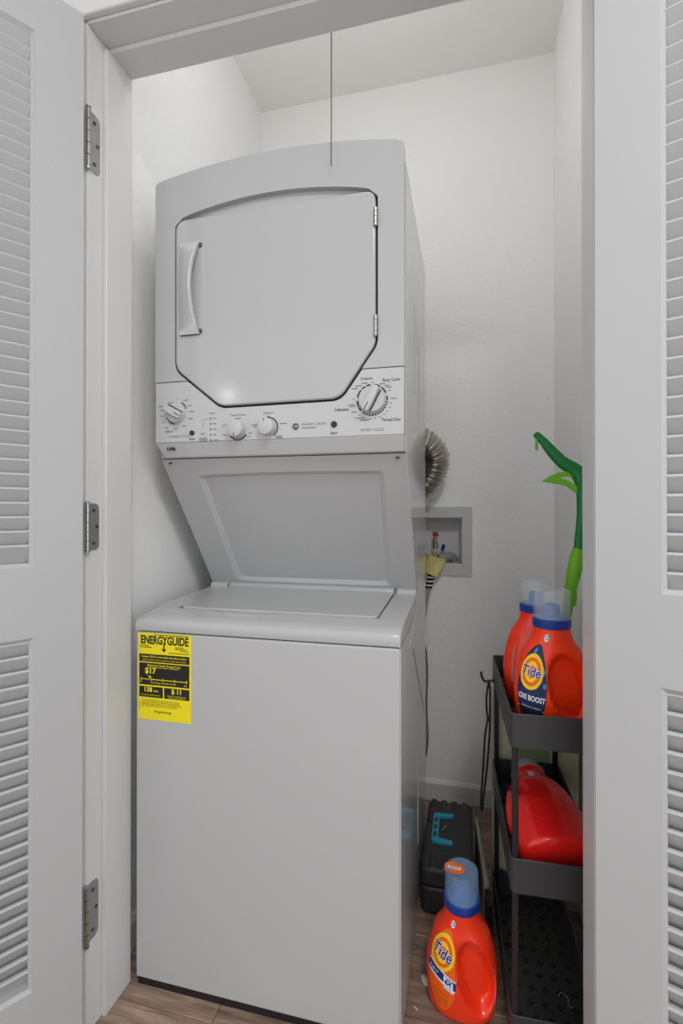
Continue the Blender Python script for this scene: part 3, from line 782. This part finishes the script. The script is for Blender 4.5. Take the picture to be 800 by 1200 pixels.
# hanging black strap loop on the hook (a thing of its own)
sx, sy = .8893, .4288
pth = [(sx + .003, sy, .7025), (sx - .0035, sy - .001, .660), (sx - .003, sy, .612), (sx + .000, sy, .590), (sx - .008, sy, .54), (sx - .013, sy, .45), (sx - .019, sy, .36), (sx - .020, sy, .322), (sx - .016, sy, .318), (sx - .012, sy, .36), (sx - .002, sy, .45), (sx + .005, sy, .54), (sx + .006, sy, .592), (sx + .0065, sy, .64), (sx + .006, sy, .68), (sx + .003, sy, .7025)]
st_ = root('hanging_strap', (sx, sy, .32), 'thin black cord loop hanging from the hook on the black cart', 'strap')
link('cord', tube(smooth_path(pth, 6), .0030, 8), M_blkr, st_, smooth=True)
link('slider', box((sx - .001, sy - .004, .583), (sx + .009, sy + .004, .597)), M_blkr, st_, bevel=.002)

# ------------------------------------------------------------------ detergent bottles
BA, BB, BN = .086, .058, 2.35
_prof = [(0, .74), (.004, .85), (.016, .935), (.05, .985), (.09, 1.0), (.125, .965), (.165, .86), (.195, .735), (.220, .60), (.236, .515), (.244, .485)]
def prof(z):
    for (a, b), (c, d) in zip(_prof, _prof[1:]):
        if z <= c:
            t = (z - a) / (c - a); return b + (d - b) * t
    return _prof[-1][1]
_sp = smooth_path(_prof, 10)
def prof_s(z):
    for (a, b), (c, d) in zip(_sp, _sp[1:]):
        if z <= c: return b + (d - b) * max(0, (z - a)) / max(1e-9, c - a)
    return _sp[-1][1]
def sstep(a, b, x):
    t = max(0, min(1, (x - a) / (b - a))); return t * t * (3 - 2 * t)
class Bottle:
    def __init__(s, mirror=1, dent=(.035, .108, .043, .086, .034)): s.m = mirror; s.dent = dent
    def base(s, t, z):
        k = prof_s(z); a = BA * k; b = BB * (k ** .6) * (1 if z < .2 else 1)
        u = max(0, (z - .19) / .054)                                    # round neck
        a = a * (1 - u) + .0415 * u if z > .19 else a; b = b * (1 - u) + .0415 * u if z > .19 else b
        n = BN - (BN - 2) * min(1, max(0, u))
        c, q = math.cos(t), math.sin(t)
        x = a * math.copysign(abs(c) ** (2 / n), c); y = b * math.copysign(abs(q) ** (2 / n), q)
        return x, y
    def S(s, t, z, off=0):
        x, y = s.base(t, z)
        # hand hollow on the front and back, right of the label
        cx, cz, ru, rw, dd_ = s.dent; u = (x - cx * s.m) / ru; w = (z - cz) / rw
        lean = u * s.m + .35 * w
        d = math.sqrt(lean * lean + w * w)
        k = dd_ * (1 - sstep(.70, 1.02, d))
        y = y - math.copysign(min(abs(y), k), y) if abs(math.sin(t)) > .2 else y
        if off:
            e = .01; x1, y1 = s.base(t + e, z); x0, y0 = s.base(t - e, z); tx, ty = x1 - x0, y1 - y0; L = math.hypot(tx, ty) or 1
            x += off * ty / L; y -= off * tx / L
        return x, y
    def table(s, z=.11):
        T = []; L = 0; px, py = s.base(PI, z)
        for i in range(721):
            t = PI + PI * i / 720; x, y = s.base(t, z); L += math.hypot(x - px, y - py); T.append((L, t, x)); px, py = x, y
        return T
    def theta(s, arc):
        T = s._T
        lo = 0
        for (a, t, _), (b, t2, _) in zip(T, T[1:]):
            if arc <= b: return t + (t2 - t) * max(0, (arc - a)) / max(1e-9, b - a)
        return T[-1][1]
    def mapper(s, xc, zc, off):
        s._T = s.table(); a0 = min(s._T, key=lambda r: abs(r[2] - xc))[0]
        def fn(u, v):
            z = zc + v; x, y = s.S(s.theta(a0 + u), z, off); return (x, y, z)
        return fn
def bottle(name, loc, rot, label, body_m, cup_m, deco, group=None, full=None, mirror=1, grey_cap=False, dent=None):
    b = root(name, loc, label, 'bottle', group, rot=rot, local=True)
    if full is not None: b.rotation_euler = full
    B = Bottle(mirror, dent) if dent else Bottle(mirror)
    def P(n, bm, m, par=b, **k): return link(n, bm, m, par, world=False, **k)
    bm = BM(); nt, nz = 96, 70; rings = []
    for k in range(nz + 1):
        z = .244 * (k / nz) ** 1.0
        if k < 6: z = [0, .0012, .003, .006, .010, .0145][k]
        rings.append([bm.verts.new((*B.S(2 * PI * i / nt, z), z)) for i in range(nt)])
    for k in range(nz):
        for i in range(nt): bm.faces.new((rings[k][i], rings[k][(i + 1) % nt], rings[k + 1][(i + 1) % nt], rings[k + 1][i]))
    bm.faces.new(rings[0][::-1]); bm.faces.new(rings[-1])
    P('body', bm, body_m, smooth=True)
    if not grey_cap:
        P('collar', lathe([(.0425, .243), (.0435, .245), (.0435, .262), (.041, .264)], n=36), M_blue, smooth=True)
        P('spout', lathe([(.036, .2625), (.034, .268), (.020, .271), (.018, .295), (.0145, .2955), (.0135, .275)], n=30, cap=False), M_spout, smooth=True)
        P('dosing_cap', lathe([(.0415, .2645), (.0405, .327), (.0385, .3305), (.0, .3310), (.0, .3295), (.0375, .329), (.0392, .3255), (.0402, .2645)], n=40, cap=False), cup_m, smooth=True)
    else:
        P('collar', lathe([(.0425, .243), (.0425, .252), (.036, .254)], n=36), M_gry, smooth=True)
        P('dosing_cap', lathe([(.036, .2535), (.034, .278), (.030, .282)], n=36), mat('grey_cap_plastic', (158, 164, 164), .35, noise=.05), smooth=True)
    deco(B, P)
    return b
def ellipse_patch(fn, a, b, u0=0, v0=0, r0=0, rings=8, n=44):
    bm = BM(); R_ = []
    for k in range(rings + 1):
        f = r0 + (1 - r0) * k / rings
        if f == 0: R_.append([bm.verts.new(fn(u0, v0))]); continue
        R_.append([bm.verts.new(fn(u0 + a * f * math.cos(2 * PI * i / n), v0 + b * f * math.sin(2 * PI * i / n))) for i in range(n)])
    for k in range(rings):
        A, B_ = R_[k], R_[k + 1]
        for i in range(n):
            j = (i + 1) % n
            if len(A) == 1: bm.faces.new((A[0], B_[i], B_[j]))
            else: bm.faces.new((A[i], A[j], B_[j], B_[i]))
    return bm
def band_patch(fn, a, b, lo, hi, nu=24, nv=10, inset=.0):
    """part of the label ellipse (half axes a, b) between the lines v = lo(u) and v = hi(u)"""
    bm = BM(); g = []
    for i in range(nu + 1):
        u = -a * .995 + 2 * a * .995 * i / nu; h = b * math.sqrt(max(0, 1 - (u / a) ** 2)) - inset
        v0, v1 = max(-h, min(h, lo(u))), max(-h, min(h, hi(u)))
        g.append([bm.verts.new(fn(u, v0 + (v1 - v0) * j / nv)) for j in range(nv + 1)])
    for i in range(nu):
        for j in range(nv): bm.faces.new((g[i][j], g[i + 1][j], g[i + 1][j + 1], g[i][j + 1]))
    bmesh.ops.remove_doubles(bm, verts=bm.verts[:], dist=1e-6)
    return bm
def bullseye(B, P, xc, zc, s, logo_s, tilt=-.12, ratio=1.28):
    P('logo_rings', ellipse_patch(B.mapper(xc, zc, .0016), s, s * ratio), M_ly)
    P('logo_rings', ellipse_patch(B.mapper(xc, zc, .0020), s * .80, s * .79 * ratio), M_lo)
    P('logo_rings', ellipse_patch(B.mapper(xc, zc, .0023), s * .56, s * .58 * ratio), M_ly)
    P('logo_rings', ellipse_patch(B.mapper(xc, zc, .0026), s * .34, s * .36 * ratio), M_lo)
    bm = BM(); atext(bm, 'Tide', logo_s, B.mapper(xc, zc, .0031), rot=tilt, sub=2, bold=.055, xs=.80)
    P('logo_word', bm, M_lw)
    bm = BM(); atext(bm, 'Tide', logo_s, B.mapper(xc, zc, .0036), rot=tilt, sub=2, bold=.018, xs=.80)
    P('logo_word', bm, M_lblue)
def seal(B, P, xc, zc):
    P('round_seal', ellipse_patch(B.mapper(xc, zc, .0012), .0088, .0088, rings=3, n=24), M_lw)
    P('round_seal', ellipse_patch(B.mapper(xc + .0015, zc + .001, .0016), .0055, .0055, r0=.55, rings=2, n=24), M_lcy)
def side_strip(B, P, xc, z0, z1, w=.006, m=M_strip):
    fn = B.mapper(xc, 0, .0012); bm = BM(); g = []
    for i in range(16):
        z = z0 + (z1 - z0) * i / 15; g.append((bm.verts.new(fn(-w / 2, z)), bm.verts.new(fn(w / 2, z))))
    for i in range(15): bm.faces.new((g[i][0], g[i][1], g[i + 1][1], g[i + 1][0]))
    P('level_strip', bm, m)
def deco_boost(B, P):
    xc, zc = -.0545, .1125; a, b = .034, .096
    f = lambda off: B.mapper(xc, zc, off)
    P('label', ellipse_patch(f(.0008), a, b), M_navy)
    P('label_band', band_patch(f(.0012), a, b, lambda u: -.046 - .10 * u, lambda u: -.008 - .10 * u), M_navyp)
    P('label_band', band_patch(f(.0012), a, b, lambda u: -.2, lambda u: -.053 - .10 * u, inset=.002), M_lblk)
    bm = BM(); fn = f(.0014); rr = random.Random(3)
    for k in range(26):
        u = rr.uniform(-.028, .030); v = rr.uniform(-.004, .088)
        if (u / a) ** 2 + (v / b) ** 2 > .82: continue
        s = rr.uniform(.002, .005); q = [bm.verts.new(fn(u + s * math.cos(t), v + s * 1.5 * math.sin(t))) for t in (0, 1.2, 2.4, 3.6, 4.9)]
        bm.faces.new(q)
    P('label_flecks', bm, M_lcy)
    fl_ = BM(); atext(fl_, 'OXI BOOST', .0170, B.mapper(xc + .001, zc - .0265, .0018), rot=-.10, sub=2, bold=.03, xs=.66)
    fn = f(.0018)
    for v in (-.050,):
        q = [(-.030, v + .003), (.028, v - .003), (.028, v - .0042), (-.030, v + .0018)]
        fl_.faces.new([fl_.verts.new(fn(*p)) for p in q])
    atext(fl_, 'removes odors', .007, B.mapper(xc, zc - .046, .0018), rot=-.10, sub=1)
    P('label_words', fl_, M_lw)
    bullseye(B, P, xc - .002, zc + .034, .0275, .031, ratio=1.5)
    seal(B, P, -.037, .2235)
    side_strip(B, P, .0745, .035, .118)
def deco_plain_back(B, P):
    side_strip(B, P, -.066, .06, .16)
def deco_classic(B, P):
    xc, zc = -.043, .115; a, b = .037, .094
    f = lambda off: B.mapper(xc, zc, off)
    P('label', ellipse_patch(f(.0008), a, b), M_lo)
    P('label_band', band_patch(f(.0012), a, b, lambda u: -.028 - .46 * u, lambda u: .000 - .46 * u, inset=.001), M_lw)
    P('label_band', band_patch(f(.0016), a, b, lambda u: -.0225 - .46 * u, lambda u: -.003 - .46 * u, inset=.001), M_lblue)
    bm = BM(); fn = f(.0020)
    g = [[bm.verts.new(fn(.006 + .022 * i / 4, -.0405 + .029 * j / 4 - .46 * (.022 * (i / 4) - .01))) for j in range(5)] for i in range(5)]
    for i in range(4):
        for j in range(4): bm.faces.new((g[i][j], g[i + 1][j], g[i + 1][j + 1], g[i][j + 1]))
    P('count_panel', bm, M_lw)
    bm = BM(); atext(bm, '6X', .017, B.mapper(xc + .0165, zc - .0215, .0024), rot=-.36, sub=2, bold=.05, xs=.8)
    for k in range(3): atext(bm, 'more power', .0036, B.mapper(xc + .0155, zc - .0325 - .004 * k, .0024), rot=-.36, sub=1)
    P('label_words', bm, M_lblue)
    bm = BM(); atext(bm, 'original', .0085, B.mapper(xc - .018, zc - .0035, .0024), rot=-.40, sub=1)
    P('label_words', bm, M_lw)
    bm = BM()
    for k, t in enumerate(('ultra concentrated', 'laundry detergent', 'original scent')): atext(bm, t, .0062, B.mapper(xc + .000, zc - .052 - .0115 * k, .0016), rot=-.30, sub=1, xs=.8)
    P('label_words', bm, mat('brown_print', (160, 52, 14), .5, noise=.05))
    bullseye(B, P, xc - .002, zc + .041, .033, .037, tilt=-.30)
    seal(B, P, -.033, .2215)
    side_strip(B, P, .078, .012, .13, .006, mat('pale_red_strip', (206, 110, 120), .35, noise=.05))
    # orange sticker over the cap
    bm = BM(); n = 28; cc = []
    for i in range(n):
        t = 2 * PI * i / n; x, y_ = -.018 + .026 * math.cos(t), -.006 + .021 * math.sin(t)
        r = math.hypot(x, y_); z = .3318
        if r > .0405: k_ = .0416 / r; z -= (r - .0405) * 1.2; x *= k_; y_ *= k_
        cc.append(bm.verts.new((x, y_, z)))
    bm.faces.new(cc); P('cap_sticker', bm, mat('orange_sticker', (248, 120, 20), .5, noise=.03))
    bm = BM()
    q = round_poly([(-.034, -.011), (-.001, -.011), (-.001, .000), (-.034, .000)], .0048, 4)
    bm.faces.new([bm.verts.new((a_, b_, .3322)) for a_, b_ in q]); P('sticker_panel', bm, M_lw)
    bm = BM(); atext(bm, 'NEW', .0105, lambda u, v: (-.0175 + u, -.0055 + v, .3325), bold=.03); P('sticker_word', bm, M_lo)
def deco_lying(B, P):
    # pressed oval on the broad face that looks up, small white sticker near the neck
    fn = lambda off: B.mapper(-.004, .078, off)
    P('pressed_oval', ellipse_patch(fn(.0032), .046, .030, r0=.88, rings=3, n=48), mat('red_rim_highlight', (240, 52, 44), .15, noise=.03, coat=.3), smooth=True)  # lighter red paints the highlight along the oval's rim
    bm = BM(); f2 = B.mapper(-.012, .205, .0012)
    for u0, u1, v0, v1 in ((-.010, .010, -.009, .009),):
        g = [[bm.verts.new(f2(u0 + (u1 - u0) * i / 4, v0 + (v1 - v0) * j / 4)) for j in range(5)] for i in range(5)]
        for i in range(4):
            for j in range(4): bm.faces.new((g[i][j], g[i + 1][j], g[i + 1][j + 1], g[i][j + 1]))
    P('small_sticker', bm, M_lw)
    bm = BM(); atext(bm, 'HE', .011, B.mapper(-.012, .205, .0017), sub=1, bold=.02); P('sticker_word', bm, M_lblue)
bz = TIERS[0][0] + .0078
bottle('detergent_bottle', (1.0235, .148, bz), CA, 'orange detergent jug with a navy label, front one on the cart\'s top tray', M_orange, M_cup, deco_boost, dent=(.031, .106, .048, .088, .034))
bottle('detergent_bottle', (1.0120, .322, bz), CA, 'orange detergent jug with no label showing, rear one on the cart\'s top tray', M_redor, M_cup, deco_plain_back, mirror=1)
bottle('detergent_bottle', (.815, .148, .0006), R(-4), 'red-orange detergent jug with a bullseye label, standing on the floor before the black case', M_redor, M_cupb, deco_classic)
bottle('detergent_bottle', (1.030, .088, .430), 0, 'red detergent jug lying on its side on the cart\'s middle tray', M_red, M_cup, deco_lying, full=(-R(77), 0, R(9)), dent=(-.050, .168, .017, .036, .040), grey_cap=True).scale = (1.07, 1, 1)

# ------------------------------------------------------------------ green grabber standing in the top tray behind the bottles
gy = .405
gr = root('spray_wand', (1.10, gy, bz), 'green bent-neck wand with lime trigger and grip leaning behind the orange jugs', 'wand')
k_ = 1.028
def G(p): return (.8253 + (p[0] - .8253) * k_, gy, 1.2174 + (p[1] - 1.2174) * k_)
spine = [(1.0150, 1.4330), (1.0188, 1.4288), (1.0350, 1.4120), (1.0557, 1.3849), (1.086, 1.3502), (1.122, 1.3235), (1.1405, 1.2923), (1.1396, 1.2471), (1.1367, 1.1891), (1.1264, 1.1052), (1.1235, 1.085)]
pts = smooth_path([G(p) for p in spine], 6)
rr_ = smooth_path([(r,) for r in (.0055, .0095, .0115, .0150, .0175, .0205, .0235, .0175, .0150, .0130, .0130)], 6)
link('neck', tube(pts, [r[0] for r in rr_], 16, flat=.75), M_grn, gr, smooth=True)
grip = [(1.1290, 1.109), (1.1235, 1.085), (1.1165, 1.045), (1.1080, 1.000), (1.1040, .972), (1.098, .93), (1.092, .87), (1.087, .80), (1.085, .755)]
link('grip', tube(smooth_path([G(p) for p in grip], 6), [r[0] for r in smooth_path([(r,) for r in (.0165, .0190, .0195, .0165, .0150, .013, .012, .012, .012)], 6)], 16, flat=.8), M_lgrn, gr, smooth=True)
link('grip_tail', tube(smooth_path([G(p) for p in ((1.1165, .995), (1.1155, .970), (1.1130, .950))], 5), [.008] * 8 + [.007, .006, .004], 10), M_lgrn, gr, smooth=True)
to = [G(p) for p in smooth_path([(1.0322, 1.2969), (1.0556, 1.3117), (1.0799, 1.321), (1.1101, 1.3211), (1.1292, 1.3053), (1.1303, 1.2827), (1.1231, 1.2640), (1.11, 1.2732), (1.092, 1.2851), (1.0555, 1.2920), (1.0322, 1.2969)], 4)[:-1]]
ti = [G(p) for p in smooth_path([(1.0787, 1.3048), (1.095, 1.3097), (1.113, 1.3062), (1.1226, 1.2938), (1.1196, 1.2840), (1.11, 1.2913), (1.095, 1.3000), (1.0787, 1.3048)], 4)[:-1]]
bm = BM(); fr = {}
for s in (-1, 1):
    E_ = []
    for key, L_ in (('o', to), ('i', ti)):
        vv = [bm.verts.new((p[0], p[1] + s * .0075, p[2])) for p in L_]; fr[key, s] = vv
        E_ += [bm.edges.new((vv[i], vv[(i + 1) % len(vv)])) for i in range(len(vv))]
    bmesh.ops.triangle_fill(bm, edges=E_, use_beauty=True)
for key in 'oi':
    A, B_ = fr[key, -1], fr[key, 1]
    for i in range(len(A)):
        j = (i + 1) % len(A); bm.faces.new((A[i], A[j], B_[j], B_[i]))
link('trigger', bm, M_lgrn, gr, bevel=.0015)
link('nozzle', tube([G((1.0205, 1.424)), G((1.0200, 1.405)), G((1.0190, 1.385))], [.0045, .004, .004], 10), M_lgrn, gr, smooth=True)

# ------------------------------------------------------------------ black tool case with teal latch
cs = root('tool_case', (.768, .575, 0), 'black plastic tool case with a teal latch lying on the floor beside the washer', 'case')
TX0, TX1, TY0, TY1, TH = .692, .848, .395, .752, .140
link('case_bottom', prism_z(round_poly([(TX0, TY0), (TX1, TY0), (TX1, TY1), (TX0, TY1)], .022, 5), .001, .078), M_case, cs, bevel=.008, seg=3)
link('case_top', prism_z(round_poly([(TX0, TY0), (TX1, TY0), (TX1, TY1), (TX0, TY1)], .022, 5), .080, TH - .004), M_case, cs, bevel=.010, seg=3)
for (xs_, y0, y1) in (((.712, .748, .784, .820), .690, .755), ((.727, .762, .797), .400, .470)):
    for x in xs_:
        link('rib', box((x - .011, y0, TH - .012), (x + .011, y1, TH)), M_case, cs, bevel=.006, seg=3)
link('recessed_oval', prism_z(round_poly([(.797, .565), (.813, .565), (.813, .635), (.797, .635)], .007, 5), TH - .005, TH - .003), M_case, cs, bevel=.0008)
lt = link('latch', prism_z(round_poly([(.715, .510), (.783, .510), (.783, .523), (.737, .530), (.737, .642), (.783, .652), (.783, .665), (.715, .660)], [.012, .003, .003, .008, .008, .003, .003, .012], 4), TH - .005, TH + .006), M_teal, cs, bevel=.0015)
for yy in (.545, .583, .620): link('latch_slot', box((.720, yy - .012, TH + .0045), (.731, yy + .012, TH + .0066)), M_case, lt, world=False, bevel=.001)
link('latch_hook', tube([(.752, .622, TH - .002), (.758, .60, TH + .002), (.748, .575, TH - .002)], .004, 8), M_chrome, cs, smooth=True)
# pale pad leaning between the case and the cart
pd = root('cleaning_pad', (.871, .53, 0), 'pale grey-green flat pad standing between the black case and the cart', 'pad')
bm = BM()
q = [(.8555, .69), (.8645, .692), (.8905, .385), (.8765, .381)]
aprism(bm, q, lambda p: (*p, .001), lambda p: (p[0], p[1], .132))
link('pad', bm, M_pad, pd, bevel=.003)
bm = BM(); q2 = [(.8775, .379), (.8915, .382), (.8975, .318), (.8830, .316)]
aprism(bm, q2, lambda p: (*p, .001), lambda p: (p[0], p[1], .118))
pe = link('pad_holder', bm, M_blkr, pd, bevel=.002)
bm = BM()
for i in range(3):
    for j in range(8):
        f, g_ = (i + .5) / 3, (j + .5) / 8
        x = .8775 + .0055 * g_ + .0125 * f; yy = .379 - .062 * g_ + .002 * f
        bmesh.ops.create_icosphere(bm, subdivisions=1, radius=.0019, matrix=Matrix.Translation((x, yy, .118)))
o = link('bristle_dots', bm, M_cart, pe, world=False); o['kind'] = 'stuff'
# pale board behind the cart
bd = root('paper_bag', (1.03, .53, 0), 'pale olive box with a green panel standing behind the black cart', 'box')
link('box_body', box((.908, .505, .001), (1.158, .60, .632)), M_bag, bd, bevel=.003)
link('green_panel', box((.985, .5035, .40), (1.072, .5055, .520)), M_bagg, bd)

# ------------------------------------------------------------------ crumbs on the floor and a loop on the bottom tray
bm = BM()
for dx, dy, r in ((0, 0, .008), (.008, .004, .006), (-.004, .008, .006), (.003, -.006, .005)):
    bmesh.ops.create_icosphere(bm, subdivisions=2, radius=r, matrix=Matrix.Translation((.7229 + dx, .179 + dy, r * .8)))
for v in bm.verts: v.co += Vector((random.uniform(-1, 1), random.uniform(-1, 1), random.uniform(-.4, .4))) * .0014
tag(link('lint_ball', bm, M_fluff, smooth=True), 'small off-white lint ball on the floor beside the floor jug', 'lint')
tag(link('paper_shred', tube([(.702, .110, .0022), (.706, .106, .003), (.711, .103, .0022)], .0016, 6), M_fluff), 'tiny white shred on the floor at the washer\'s corner', 'scrap')
tag(link('wire_loop', tube(smooth_path([(1.0434, .1858, .0335), (1.050, .194, .0345), (1.0573, .1931, .034), (1.0653, .184, .034), (1.0634, .1697, .034), (1.067, .163, .034), (1.074, .1657, .0335)], 6), .0012, 6), M_gry, smooth=True), 'thin pale wire loop lying on the cart\'s bottom tray', 'wire')
